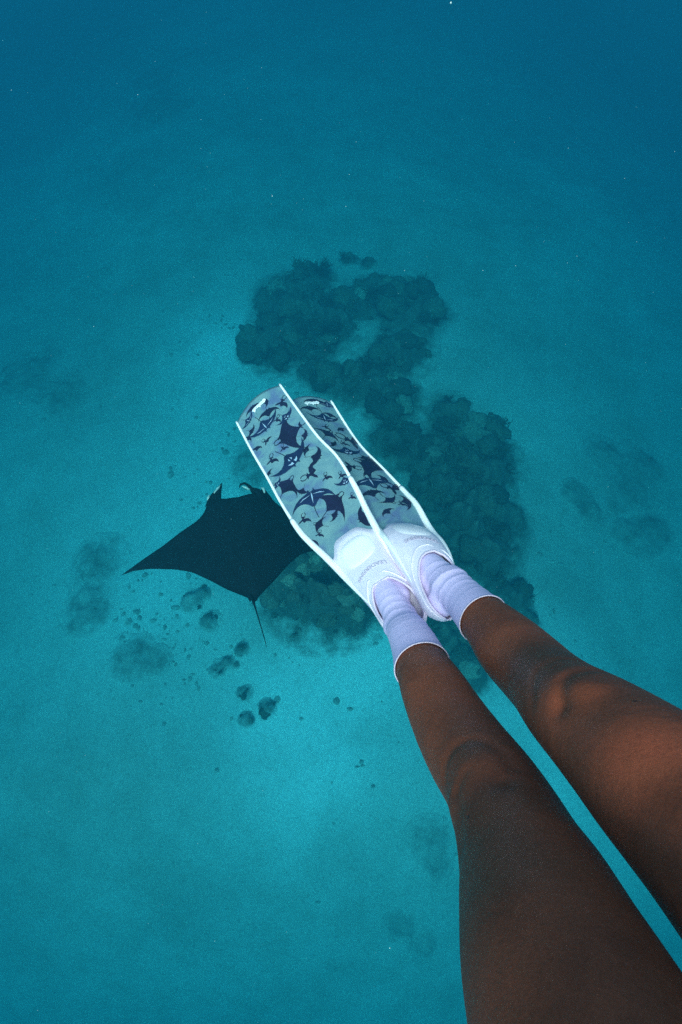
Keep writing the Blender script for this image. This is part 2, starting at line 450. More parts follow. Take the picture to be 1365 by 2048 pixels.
# ---------------------------------------------------------------- lofting helpers
def catmull(P, n):
    """P: list of np arrays; n samples per span"""
    P = [np.array(p, float) for p in P]
    Q = [2*P[0]-P[1]] + P + [2*P[-1]-P[-2]]
    out = []
    for i in range(1, len(Q)-2):
        for k in range(n):
            t = k/n; a, b, c, d = Q[i-1], Q[i], Q[i+1], Q[i+2]
            out.append(0.5*((2*b) + (-a+c)*t + (2*a-5*b+4*c-d)*t*t + (-a+3*b-3*c+d)*t**3))
    out.append(P[-1])
    return out
class MB:
    def __init__(s): s.v = []; s.f = []
    def ring_tube(s, rings, close=True):
        base = []
        for r in rings:
            base.append(len(s.v)); s.v += [Vector(p) for p in r]
        n = len(rings[0])
        for a, b in zip(base[:-1], base[1:]):
            for i in range(n):
                j = (i+1) % n
                s.f.append((a+i, a+j, b+j, b+i))
        if close:
            s.f.append(tuple(base[0]+i for i in reversed(range(n)))); s.f.append(tuple(base[-1]+i for i in range(n)))
    def tube(s, pts, rad, n=10, close=True, up=None):
        rings = []; pts = [Vector(p) for p in pts]
        prev = None
        for i, p in enumerate(pts):
            t = (pts[min(i+1, len(pts)-1)] - pts[max(i-1, 0)]).normalized()
            if prev is None:
                a = (up - t*up.dot(t)).normalized() if up is not None else t.orthogonal().normalized()
            else: a = (prev - t*prev.dot(t)).normalized()
            prev = a; b = t.cross(a)
            r = rad[i] if hasattr(rad, '__len__') else rad
            ra, rb = r if hasattr(r, '__len__') else (r, r)
            rings.append([p + a*math.cos(k*math.tau/n)*ra + b*math.sin(k*math.tau/n)*rb for k in range(n)])
        s.ring_tube(rings, close)
    def ball(s, c, rx, ry=None, rz=None, axes=None, n=12):
        ry = ry or rx; rz = rz or rx
        X, Y, Z = axes if axes else (Vector((1, 0, 0)), Vector((0, 1, 0)), Vector((0, 0, 1)))
        rings = []
        for j in range(1, n):
            ph = math.pi*j/n
            rings.append([Vector(c) + X*rx*math.sin(ph)*math.cos(k*math.tau/(2*n)) + Y*ry*math.sin(ph)*math.sin(k*math.tau/(2*n)) - Z*rz*math.cos(ph) for k in range(2*n)])
        s.ring_tube(rings)
def voxelise(mb, voxel, smooth=4, fac=0.5):
    me = bpy.data.meshes.new('tmp'); me.from_pydata([tuple(v) for v in mb.v], [], mb.f); me.update()
    bm = bmesh.new(); bm.from_mesh(me); bmesh.ops.recalc_face_normals(bm, faces=bm.faces); bm.to_mesh(me); bm.free()
    o = bpy.data.objects.new('tmp', me); COL.objects.link(o)
    r = o.modifiers.new('r', 'REMESH'); r.mode = 'VOXEL'; r.voxel_size = voxel
    if smooth:
        sm = o.modifiers.new('s', 'SMOOTH'); sm.factor = fac; sm.iterations = smooth
    dg = bpy.context.evaluated_depsgraph_get()
    out = bpy.data.meshes.new_from_object(o.evaluated_get(dg))
    bpy.data.objects.remove(o); bpy.data.meshes.remove(me)
    return out
def finish(me, name, mat, parent, root):
    me.name = name; me.materials.clear(); me.materials.append(mat)
    off = np.array(root); n = len(me.vertices)
    co = np.empty(n*3); me.vertices.foreach_get('co', co); co = co.reshape(-1, 3) - off
    me.vertices.foreach_set('co', co.ravel())
    me.polygons.foreach_set('use_smooth', [True]*len(me.polygons)); me.update()
    o = bpy.data.objects.new(name, me); COL.objects.link(o); o.parent = parent
    return o
def get_co(me):
    n = len(me.vertices); a = np.empty(n*3); me.vertices.foreach_get('co', a)
    b = np.empty(n*3); me.vertices.foreach_get('normal', b)
    return a.reshape(-1, 3), b.reshape(-1, 3)

# ---------------------------------------------------------------- swim fins
class Fin:
    """a fin follows a bent spine; at() gives the point at arc length s from the blade tip, lateral a (-1..1), height h"""
    def __init__(self, st):
        C = []; X = []
        for (lu, lv, ru, rv, dl, dr) in st:
            l = cam_pt(lu, lv, dl); r = cam_pt(ru, rv, dr)
            C.append(np.array((l+r)/2)); X.append(np.array(r-l))
        C = catmull(C, 12); X = catmull(X, 12)
        C = np.array(C); X = np.array(X)
        W = np.linalg.norm(X, axis=1)/2
        T = np.gradient(C, axis=0); T /= np.linalg.norm(T, axis=1)[:, None]
        Xn = X/np.linalg.norm(X, axis=1)[:, None]
        Zn = np.cross(Xn, -T); Zn /= np.linalg.norm(Zn, axis=1)[:, None]      # towards the instep
        s = np.concatenate([[0], np.cumsum(np.linalg.norm(np.diff(C, axis=0), axis=1))])
        k6, k11 = s[6*12], s[-1]
        s = np.where(s < k6, s/k6*0.637, 0.637 + (s-k6)/(k11-k6)*0.300)
        self.s, self.C, self.W, self.T, self.X, self.Z = s, C, W, T, Xn, Zn
        self.L = s[-1]
    def _i(self, A, s):
        return np.array([np.interp(s, self.s, A[:, k]) for k in range(3)])
    def frame(self, s):
        return self._i(self.C, s), self._i(self.X, s), self._i(self.T, s), self._i(self.Z, s), float(np.interp(s, self.s, self.W))
    def at(self, s, a, h=0.0, absx=False):
        c, x, t, z, w = self.frame(min(max(s, 0), self.L))
        if s < 0: c = c + t*s
        if s > self.L: c = c + t*(s-self.L)
        return Vector(c + x*(a if absx else a*w) + z*h)

LF = [(475,846,561.5,771,1.62,1.62),(504,901,598,822,1.53,1.53),(536,956,637,874,1.45,1.45),(562,1004,676,915,1.38,1.38),(597,1059,713,977,1.31,1.31),(622,1087,731,1014,1.275,1.275),(654,1117,748,1046,1.24,1.24),
      (690,1156,771,1086,1.20,1.20),(722,1194,803,1138,1.15,1.15),(746,1223,832,1185,1.11,1.11),(763,1250,852,1228,1.07,1.07),(785,1274,855,1256,1.04,1.04)]
RF = [(578,806,663,804,1.68,1.76),(612,851,700,863,1.58,1.66),(642,893,727,899,1.50,1.58),(680,946,769,941,1.42,1.48),(713,1001,811,986,1.34,1.39),(731,1027,834,1012,1.30,1.335),(751,1058,862,1063,1.255,1.27),
      (770,1084,884,1091,1.18,1.20),(794,1126,902,1122,1.13,1.14),(825,1179,915,1160,1.09,1.09),(849,1225,922,1205,1.05,1.05),(868,1250,925,1234,1.03,1.03)]

def interp(x, xs, ys): return float(np.interp(x, xs, ys))

def blade_tip_s(a): return -0.034*(1 - a*a)            # rounded end beyond the rails
def build_blade(fin, parent, root, s_end=0.66):
    na, ns = 25, 60; vs = []; fs = []
    for side in (0.0012, -0.0012):
        for j in range(ns+1):
            for i in range(na):
                a = -1 + 2*i/(na-1)
                s0 = blade_tip_s(a); s = s0 + (s_end - s0)*j/ns
                vs.append(fin.at(s, a, side + 0.004*(1-a*a)))
    off = (ns+1)*na
    for j in range(ns):
        for i in range(na-1):
            q = (j*na+i, j*na+i+1, (j+1)*na+i+1, (j+1)*na+i)
            fs.append(tuple(reversed(q))); fs.append(tuple(off+k for k in q))
    edge = [i for i in range(na)] + [j*na+na-1 for j in range(1, ns+1)] + [ns*na+i for i in range(na-2, -1, -1)] + [j*na for j in range(ns-1, 0, -1)]
    for a, b in zip(edge, edge[1:]+edge[:1]): fs.append((a, b, b+off, a+off))
    return mesh_obj('blade', vs, fs, M['blade'], parent, root)
def blade_h(a): return 0.0012 + 0.004*(1-a*a)

def build_rail(fin, side, parent, root):
    mb = MB(); pts = []; rad = []
    for s in np.linspace(-0.004, 0.68, 60):
        pts.append(fin.at(s, side*1.0, 0.001))
        k = interp(s, [0, 0.40, 0.48, 0.56, 0.68], [0.0042, 0.0046, 0.0052, 0.0055, 0.0055])
        rad.append((k*1.15, k*0.92))
    mb.tube(pts, rad, 12, up=Vector(fin.frame(0)[3]))
    return mesh_obj('rail', mb.v, mb.f, M['rail'], parent, root)

# printed manta shapes; x = span, y = heading
HALF = [(0.0, .165), (.035, .17), (.05, .25), (.075, .20), (.10, .16), (.16, .115), (.26, .06), (.36, -.01), (.46, -.11), (.55, -.24), (.46, -.15), (.37, -.105), (.27, -.09), (.17, -.12), (.09, -.18), (.03, -.24), (.006, -.28)]
def full(half): return half + [(-x, y) for x, y in reversed(half) if x > 0]
TAIL = [(.008, -.22), (.016, -.36), (.045, -.56), (.030, -.56), (.000, -.36), (-.008, -.22)]
SHAPE_A = full(HALF)
SHAPE_B = full([(0, .13), (.04, .14), (.065, .20), (.09, .13), (.18, .10), (.28, .07), (.38, .0), (.45, -.09), (.52, -.24), (.44, -.15), (.36, -.10), (.27, -.085), (.18, -.11), (.10, -.17), (.04, -.25)])
SHAPE_C = [(-.03, .10), (.03, .12), (.07, .02), (.16, .04), (.30, .02), (.42, -.08), (.5, -.24), (.36, -.16), (.22, -.14), (.08, -.22), (-.02, -.10), (-.14, -.20), (-.26, -.22), (-.16, -.09), (-.07, -.02)]
MARKS_B = [[(.03, .10), (.09, .07), (.13, .0), (.07, .03), (.025, .02)], [(-.03, .10), (-.09, .07), (-.13, .0), (-.07, .03), (-.025, .02)],
           [(.02, -.03), (.05, -.07), (.02, -.12)], [(-.02, -.03), (-.05, -.07), (-.02, -.12)]]
VEIN_B = [[(.0, .12), (.02, .0), (.0, -.18), (-.012, .0)], [(.02, .05), (.20, .03), (.30, -.03), (.19, .01)], [(-.02, .05), (-.20, .03), (-.30, -.03), (-.19, .01)]]
def ring_poly(cx, cy, r, th, a0, a1, n=14):
    out = [(cx+math.cos(a0+(a1-a0)*k/n)*r, cy+math.sin(a0+(a1-a0)*k/n)*r*1.1) for k in range(n+1)]
    inn = [(cx+math.cos(a0+(a1-a0)*k/n)*(r-th*math.sin(math.pi*(k+.5)/(n+1))-.004), cy+math.sin(a0+(a1-a0)*k/n)*(r-th)*1.1) for k in range(n, -1, -1)]
    return out + inn
def add_print(fin, blade, root, s, a, ang, span, kind):
    """s,a on the blade; ang = heading in radians from the tip direction, towards +x"""
    c, X, T, Z, w = fin.frame(s); span *= 1.02
    polys = []
    if kind == 'A':
        polys = [(SHAPE_A, 0), (TAIL, 0), (ring_poly(0, .245, .065, .018, -1.2, 1.45), 0), (ring_poly(0, .245, .065, .018, math.pi+1.2, math.pi-1.45), 0)]
    elif kind == 'B':
        polys = [(SHAPE_B, 1), (TAIL, 0)] + [(m, 2) for m in MARKS_B]
    elif kind == 'E':
        polys = [(SHAPE_B, 0), (TAIL, 0)]
    elif kind == 'D':
        polys = [(SHAPE_B, 1), (TAIL, 0)] + [(m, 2) for m in VEIN_B]
    else:
        polys = [(SHAPE_C, 0), (ring_poly(0, .26, .13, .035, -1.35, 1.35), 0), (ring_poly(0, .26, .13, .035, math.pi+1.35, math.pi-1.35), 0),
                 ([(-.15, .12), (.0, .16), (.15, .12), (.04, .06), (-.04, .06)], 0)]
    vs = []; fs = []; mi = []
    ca, sa = math.cos(ang), math.sin(ang)
    for poly, m in polys:
        tri = tessellate_polygon([[Vector((x, y, 0)) for x, y in poly]])
        uv = []
        for x, y in poly:
            x *= span; y *= span
            px = x*ca + y*sa; py = -x*sa + y*ca            # px across, py towards the tip
            aa = a + px/w; ss = s - py
            lim = 0.955
            aa = max(-lim, min(lim, aa)); ss = max(ss, blade_tip_s(aa) + 0.002)
            uv.append((ss, aa))
        b0 = len(vs)
        tri = [tuple(t) for t in tri]
        for _ in range(3):                       # fine enough to follow the camber of the blade
            nt_ = []; mid = {}
            def mp_(i, j):
                k = (min(i, j), max(i, j))
                if k not in mid:
                    uv.append(((uv[i][0]+uv[j][0])/2, (uv[i][1]+uv[j][1])/2)); mid[k] = len(uv)-1
                return mid[k]
            for (i, j, k) in tri:
                x_, y_, z_ = mp_(i, j), mp_(j, k), mp_(k, i)
                nt_ += [(i, x_, z_), (x_, j, y_), (z_, y_, k), (x_, y_, z_)]
            tri = nt_
            if len(tri) > 1500 or max(abs(uv[a_][1]-uv[b_][1]) for t_ in tri for a_, b_ in ((t_[0], t_[1]), (t_[1], t_[2]))) < 0.12: break
        for ss, aa in uv: vs.append(fin.at(ss, aa, blade_h(aa) + (0.0006 if m < 2 else 0.0010)))
        for t in tri:
            A, B, Cc = [vs[b0+k] for k in t]
            n = (B-A).cross(Cc-A)
            if n.length < 1e-12: continue
            if n.dot(Vector(Z)) < 0: t = (t[0], t[2], t[1])
            fs.append(tuple(b0+k for k in t)); mi.append(m)
    if fs:
        mesh_obj('manta_print', vs, fs, [M['ink'], M['ink_blue'], M['ink_pale']], blade, root, smooth=False, midx=mi)

def pocket_section(fin, s, so, sh):
    """half width, top height, bottom height of the foot pocket at arc length s"""
    w = fin.frame(s)[4]
    return w
def build_pocket(fin, root_e, turn, s_open, s_heel):
    root = root_e.location
    nth = 64
    s_fr = 0.640
    def front(a):                                     # toe dome pushes forward, bays at both sides
        return s_fr + 0.012 - 0.040*math.exp(-(a/0.62)**4)
    def heights(s):
        top = interp(s, [0.60, 0.625, 0.66, 0.72, 0.79, 0.84, 0.90, s_heel], [0.010, 0.016, 0.026, 0.034, 0.042, 0.046, 0.046, 0.040])
        bot = interp(s, [0.60, 0.66, 0.72, 0.80, 0.88, s_heel], [0.008, 0.018, 0.026, 0.032, 0.034, 0.028])
        return top, bot
    def gap(s):
        if s <= s_open: return 0.0
        q = min(1.0, (s - s_open)/0.075)
        return 1.18*math.sqrt(max(0, 1-(1-q)**2))
    ns = 110; vs = []; fs = []
    grid = []
    for j in range(ns+1):
        v = j/ns; row = []
        for i in range(nth+1):
            # th: 0 at the sole, pi at the top, both ways
            u = -1 + 2*i/nth
            s_nom = s_fr + (s_heel - s_fr)*v
            g = gap(s_nom)
            th = u*(math.pi - g) - turn
            x = math.sin(th); zc = -math.cos(th)
            w = fin.frame(s_nom)[4]
            a = x
            s = front(a) + (s_heel - front(a))*v
            top, bot = heights(s)
            wh = 1.0
            endq = max(0.0, (s - (s_heel-0.04))/0.04)
            if endq > 0: wh = math.sqrt(max(0.0, 1-endq**2*0.985))
            frq = min(1.0, (s - front(a))/0.03 + 0.12)
            hf = math.sin(min(1, frq)*math.pi/2)**0.8
            flat = interp(s, [0.64, 0.72, 0.80], [0.55, 0.8, 1.0])
            ww = w*interp(s, [0.62, 0.66, 0.70, 0.76], [0.99, 0.96, 0.97, 1.0])
            xx = math.copysign(abs(x)**interp(s, [0.64, 0.75], [0.75, 0.9]), x)*ww*wh
            zz = zc*(top if zc > 0 else bot)*hf*wh
            if zc > 0: zz = math.copysign(abs(zc)**1.05, zc)*top*hf*wh
            row.append(len(vs)); vs.append(fin.at(s, xx, zz, absx=True))
        grid.append(row)
    for j in range(ns):
        for i in range(nth):
            fs.append((grid[j][i], grid[j+1][i], grid[j+1][i+1], grid[j][i+1]))
    # toe end cap
    c = Vector((0, 0, 0))
    me = bpy.data.meshes.new('foot_pocket'); off = Vector(root)
    me.from_pydata([tuple(v-off) for v in vs], [], fs)
    bm = bmesh.new(); bm.from_mesh(me)
    bmesh.ops.remove_doubles(bm, verts=bm.verts, dist=0.0006)
    # heel closed
    bmesh.ops.recalc_face_normals(bm, faces=bm.faces)
    bm.to_mesh(me); bm.free()
    me.materials.append(M['pocket'])
    o = bpy.data.objects.new('foot_pocket', me); COL.objects.link(o); o.parent = root_e
    me.polygons.foreach_set('use_smooth', [True]*len(me.polygons))
    sol = o.modifiers.new('thick', 'SOLIDIFY'); sol.thickness = 0.0035; sol.offset = -1
    sub = o.modifiers.new('sub', 'SUBSURF'); sub.levels = 1; sub.render_levels = 1
    # beaded rim round the opening
    P = [vs[grid[j][nth]] for j in range(ns, -1, -1) if (s_fr + (s_heel-s_fr)*j/ns) > s_open] + [vs[grid[j][0]] for j in range(ns+1) if (s_fr + (s_heel-s_fr)*j/ns) > s_open]
    mb = MB(); mb.tube(P, 0.0028, 10)
    mesh_obj('rim', mb.v, mb.f, M['hem'], o, root)
    # outer collar band, a step that runs round the opening
    rows = [j for j in range(ns+1) if (s_fr + (s_heel-s_fr)*j/ns) > s_open - 0.018]
    mb = MB()
    def shifted(j, sgn):
        s_nom = s_fr + (s_heel-s_fr)*j/ns
        g = gap(s_nom + 0.020) + interp(s_nom, [s_open-0.02, s_open+0.01], [0.0, 0.22])
        th = sgn*(math.pi - g) - turn; x = math.sin(th); zc = -math.cos(th); w = fin.frame(s_nom)[4]
        s = front(x) + (s_heel-front(x))*(j/ns); top, bot = heights(s)
        endq = max(0.0, (s-(s_heel-0.04))/0.04); wh = math.sqrt(max(0.0, 1-endq**2*0.985))
        ww = w*interp(s, [0.62, 0.66, 0.70, 0.76], [0.99, 0.96, 0.97, 1.0])
        return fin.at(s, math.copysign(abs(x)**0.9, x)*ww*wh, (zc**1.05*top if zc > 0 else zc*bot)*wh - 0.0002, absx=True)
    P = [shifted(j, 1) for j in reversed(rows)] + [shifted(j, -1) for j in rows]
    mb.tube(P, 0.0020, 8)
    mesh_obj('collar_band', mb.v, mb.f, M['pocket'], o, root)
    top_tree = BVHTree.FromPolygons([tuple(v) for v in vs], fs)
    def top_at(s, xabs, lift=0.0):
        c, X, T, Z, w = fin.frame(s)
        p = Vector(c + X*xabs + Z*0.12)
        hit = top_tree.ray_cast(p, -Vector(Z))
        if hit[0] is None: return Vector(c + X*xabs)
        return hit[0] + Vector(Z)*lift
    # toe plate: slightly raised rounded plate on the toe dome
    def plate(scx, scs, sc0, lift):
        vs2 = []; fs2 = []; n = 40; rn = 8
        for r in range(rn+1):
            for k in range(n):
                a = k*math.tau/n; rr = r/rn
                cx_ = math.copysign(abs(math.cos(a))**0.8, math.cos(a)); sy_ = math.copysign(abs(math.sin(a))**0.8, math.sin(a))
                dx = cx_*scx*rr; ds = sy_*scs*rr
                e = 1.0 if r < rn-1 else (0.6 if r == rn-1 else -0.6)
                vs2.append(top_at(sc0+ds, dx, lift*e + 0.002*(1-rr*rr)))
        for r in range(rn):
            for k in range(n):
                k2 = (k+1) % n
                fs2.append((r*n+k, r*n+k2, (r+1)*n+k2, (r+1)*n+k))
        q = mesh_obj('toe_plate', vs2, fs2, M['plate'], o, root)
        bm = bmesh.new(); bm.from_mesh(q.data); bmesh.ops.remove_doubles(bm, verts=bm.verts, dist=0.0004)
        bmesh.ops.recalc_face_normals(bm, faces=bm.faces)
        bm.to_mesh(q.data); bm.free(); q.data.polygons.foreach_set('use_smooth', [True]*len(q.data.polygons))
        return q
    pl = plate(0.047, 0.044, 0.690, 0.0016)
    # grooved side ribs that carry the rails back along the pocket
    for sd in (-1, 1):
        mb = MB(); pts = []; rad = []
        for s in np.linspace(0.475, 0.84, 40):
            ax = interp(s, [0.47, 0.62, 0.70, 0.84], [1.0, 0.99, 0.985, 0.93])
            hz = interp(s, [0.47, 0.60, 0.68, 0.84], [0.001, 0.002, 0.006, 0.016])
            pts.append(fin.at(s, sd*ax, hz))
            k = interp(s, [0.475, 0.485, 0.56, 0.64, 0.74, 0.84], [0.0064, 0.0078, 0.0085, 0.0095, 0.0065, 0.0015])
            rad.append((k*1.0, k*0.95))
        mb.tube(pts, rad, 12, up=Vector(fin.frame(0.5)[3]))
        mesh_obj('side_rib', mb.v, mb.f, M['rail'], root_e, root)
    # lettering, read from the toe end
    def lettering(text, size, s0, xc, arc, name, extr, mat, lift):
        cu = bpy.data.curves.new('t', 'FONT'); cu.body = text; cu.size = size; cu.extrude = extr; cu.align_x = 'CENTER'; cu.offset = size*0.018
        to = bpy.data.objects.new('t', cu); COL.objects.link(to)
        me2 = bpy.data.meshes.new_from_object(to.evaluated_get(bpy.context.evaluated_depsgraph_get()))
        bpy.data.objects.remove(to)
        co, _ = get_co(me2)
        out = []
        for x, y, z in co:
            xx = -x; ss = s0 + y - arc*(x*x)                 # turned round: tops of letters towards the heel
            p = top_at(ss, xc + xx, 0)
            out.append(p + Vector(fin.frame(ss)[3])*(z*1.0 + lift))
        fcs = [tuple(p.vertices) for p in me2.polygons]
        q = mesh_obj(name, out, fcs, mat, pl if name == 'size_lettering' else o, root, smooth=False)
        return q
    lettering('LEADERFINS', 0.0145, s_open-0.062, 0.0, -6.0, 'lettering', 0.0006, M['letter'], 0.0004)
    return o

def blade_logo(fin, blade, root, s, a):
    """white ragged badge printed near the tip, with a spike at one end and a drip"""
    out = [(-.027, .003), (-.020, .0072), (-.013, .0062), (-.006, .0075), (.002, .0066), (.009, .0082), (.016, .0075), (.021, .0112), (.0262, .008), (.0282, .001), (.024, -.0035), (.0205, -.0075), (.016, -.0052), (.009, -.0062), (.003, -.005), (.0015, -.0115), (-.0015, -.0115), (-.003, -.0048), (-.010, -.0052), (-.017, -.0035), (-.0195, -.0085), (-.0235, -.016), (-.0255, -.0085), (-.0305, -.001)]
    marks = []
    rnd = random.Random(5)
    for k, x in enumerate((-.0225, -.0165, -.0115, -.006, -.001, .0045, .010, .0155, .021)):
        y = rnd.uniform(-.0012, .0025) + 0.0008; t = rnd.uniform(.0009, .0014); h = rnd.uniform(.0012, .0026)
        marks.append([(x-t, y-h), (x+t*.6, y-h*.8), (x+t, y+h), (x-t*.4, y+h*.7)])
    vs = []; fs = []; mi = []
    w = fin.frame(s)[4]
    for poly, m, lift in [(out, 0, .0009)] + [(q, 1, .0013) for q in marks]:
        b0 = len(vs)
        for x, y in poly: vs.append(fin.at(s - y, a + x/w, blade_h(a) + lift))
        for t in tessellate_polygon([[Vector((x, y, 0)) for x, y in poly]]):
            n = (vs[b0+t[1]]-vs[b0+t[0]]).cross(vs[b0+t[2]]-vs[b0+t[0]])
            if n.dot(Vector(fin.frame(s)[3])) < 0: t = (t[0], t[2], t[1])
            fs.append(tuple(b0+k for k in t)); mi.append(m)
    mesh_obj('logo_badge', vs, fs, [M['white_ink'], M['ink']], blade, root, smooth=False, midx=mi)

FINS = {}
PRINTS = {'L': [], 'R': []}
# printed rays: arc length from the tip, side position, heading, wing span, shape
PRINTS['L'] = [(0.000, -0.25, 0.03, 0.064, 'E'), (0.065, 0.15, 0.27, 0.079, 'E'), (0.070, 0.70, 1.03, 0.072, 'C'), (0.035, -0.60, 2.60, 0.065, 'D'), (0.110, -0.20, 3.01, 0.119, 'D'), (0.085, -0.68, 2.60, 0.047, 'E'), (0.140, 0.55, 2.76, 0.072, 'B'), (0.205, 0.27, -1.46, 0.160, 'A'), (0.210, 0.73, -1.50, 0.041, 'C'), (0.240, -0.62, 0.55, 0.058, 'C'), (0.300, -0.07, 2.86, 0.141, 'B'), (0.350, 0.57, 2.45, 0.075, 'E'), (0.390, 0.12, -1.31, 0.083, 'C'), (0.275, -0.90, -0.53, 0.034, 'E'), (0.365, -0.60, 1.10, 0.105, 'A'), (0.455, -0.18, 0.26, 0.128, 'D'), (0.515, 0.27, 1.24, 0.114, 'A'), (0.530, 0.77, 0.65, 0.031, 'C'), (0.500, -0.73, 0.55, 0.051, 'C'), (0.480, 0.82, -3.01, 0.058, 'B'), (0.605, 0.77, -1.56, 0.076, 'E'), (0.585, -0.88, 1.57, 0.034, 'E')]
PRINTS['R'] = [(0.000, 0.23, 0.33, 0.087, 'E'), (0.040, -0.28, 0.11, 0.068, 'E'), (0.020, 0.68, -2.87, 0.076, 'D'), (0.100, 0.10, -3.01, 0.110, 'D'), (0.075, 0.50, 0.49, 0.054, 'E'), (0.190, -0.25, 0.87, 0.086, 'A'), (0.220, 0.65, -0.89, 0.142, 'C'), (0.290, 0.02, -3.07, 0.101, 'B'), (0.360, 0.52, -0.85, 0.157, 'A'), (0.365, -0.38, 2.05, 0.080, 'C'), (0.440, -0.03, 0.02, 0.120, 'D'), (0.485, -0.30, -0.04, 0.070, 'E'), (0.480, 0.60, -0.73, 0.086, 'C'), (0.545, 0.75, 1.72, 0.061, 'E')]

EXTRA = {'L': [(0.165, -0.45, -0.4, 0.045, 'C'), (0.16, -0.80, 0.5, 0.040, 'E'), (0.25, 0.72, 2.2, 0.048, 'E'), (0.235, -0.10, 0.3, 0.040, 'C'), (0.30, 0.45, -0.7, 0.045, 'A'), (0.335, -0.82, 2.6, 0.045, 'B'), (0.43, 0.42, 0.4, 0.042, 'C'),
              (0.42, -0.35, -2.2, 0.045, 'E'), (0.545, -0.45, -0.6, 0.052, 'A'), (0.57, -0.62, 0.9, 0.032, 'C'), (0.55, 0.10, 2.4, 0.042, 'E'), (0.12, 0.25, 0.9, 0.042, 'C'), (0.025, 0.28, 1.9, 0.040, 'E'), (0.10, -0.88, 1.2, 0.036, 'E'), (0.455, 0.80, 0.2, 0.036, 'C')],
         'R': [(0.15, -0.15, 0.8, 0.048, 'C'), (0.15, 0.55, -0.5, 0.050, 'E'), (0.25, -0.35, 2.4, 0.045, 'E'), (0.24, 0.15, 0.3, 0.048, 'C'), (0.32, 0.62, 2.9, 0.055, 'E'), (0.40, 0.10, -0.4, 0.050, 'A'), (0.43, 0.62, 1.2, 0.045, 'E'), (0.53, 0.15, 2.8, 0.060, 'A'), (0.55, 0.45, 0.4, 0.035, 'C'), (0.57, -0.25, -0.5, 0.045, 'E')]}
def build_fin(key, st, label, s_open, s_heel):
    fin = Fin(st); FINS[key] = fin
    root_e = empty('swim_fin', fin.at(0.85, 0, -0.03))
    tag(root_e, label, 'swim fin', 'pair of long freediving fins')
    root = root_e.location
    blade = build_blade(fin, root_e, root)
    for sd in (-1, 1): build_rail(fin, sd, root_e, root)
    for p in PRINTS[key] + EXTRA[key]: add_print(fin, blade, root, *p)
    blade_logo(fin, blade, root, 0.012, 0.0)
    build_pocket(fin, root_e, 0.42 if key == 'R' else 0.0, s_open, s_heel)      # the far foot is rolled outwards
    return root_e
build_fin('L', LF, 'white-railed freediving fin with dark manta print, the nearer one overlapping the other', 0.815, 0.945)
build_fin('R', RF, 'white-railed freediving fin half hidden behind the other, its blade turned edge-on to the right', 0.800, 0.935)

# ---------------------------------------------------------------- swimmer
LL = [(771,1246,838,1252,1.05),(779,1278,858,1262,1.00),(787,1312,880,1292,0.955),(793,1353,897,1315,0.915),(806,1409,934,1359,0.84),(827,1473,978,1421,0.77),(853,1533,1024,1480,0.70),(889,1606,1080,1541,0.62),(912,1691,1128,1602,0.56),
      (917,1755,1176,1680,0.51),(916,1812,1230,1757,0.47),(919,1955,1304,1866,0.40),(925,2048,1365,1955,0.36)]
RL = [(884,1205,917,1138,1.05),(911,1236,952,1166,1.00),(929,1267,986,1190,0.95),(946,1300,1030,1217,0.90),(970,1345,1075,1248,0.84),(1008,1391,1120,1283,0.78),(1037,1427,1160,1316,0.72),(1063,1477,1217,1349,0.62),(1100,1528,1286,1381,0.56),
      (1152,1600,1365,1419,0.51),(1211,1685,1450,1465,0.46),(1289,1789,1560,1530,0.42),(1363,1896,1680,1610,0.375)]
HIPS = {'L': cv(.160, -.385, -.13), 'R': cv(.345, -.330, -.13)}
def leg_path(tab, key):
    C = []; R = []
    for (a, b, c, d, z) in tab:
        l = cam_pt(a, b, z); r = cam_pt(c, d, z)
        C.append((l+r)/2); R.append((r-l).length/2 * ((0.955 if key == 'L' else 0.94) if z < 0.66 else 0.97))
    C.append((C[-1]+HIPS[key])/2); R.append(0.082)
    C.append(HIPS[key]); R.append(0.060)
    return C, R
def smooth_path(C, R, n=6):
    P = catmull([np.array([*c, r]) for c, r in zip(C, R)], n)
    for _ in range(7):                          # ease kinks out of the thigh
        Q = [p.copy() for p in P]
        for i in range(max(1, 7*n), len(P)-1):
            k = min(1.0, (i-7*n)/(2*n)); Q[i] = P[i] + k*0.5*((P[i-1]+P[i+1])/2 - P[i])
        P = Q
    return [Vector(p[:3]) for p in P], [float(p[3]) for p in P]
def foot_path(fin, s_toe=0.70, s_back=0.905):
    """from the ankle down into the pocket: centre and (lateral, vertical) radii"""
    pts = []; rad = []
    for s in np.linspace(s_back, s_toe, 12):
        w = fin.frame(s)[4]
        top = interp(s, [0.70, 0.78, 0.84, 0.88, 0.91], [0.020, 0.032, 0.038, 0.034, 0.024])
        bot = interp(s, [0.70, 0.80, 0.90], [0.018, 0.026, 0.028])
        pts.append(fin.at(s, 0, (top-bot)/2)); rad.append((min(w*0.80, 0.044) if s < 0.86 else 0.030, (top+bot)/2*0.92))
    return pts, rad

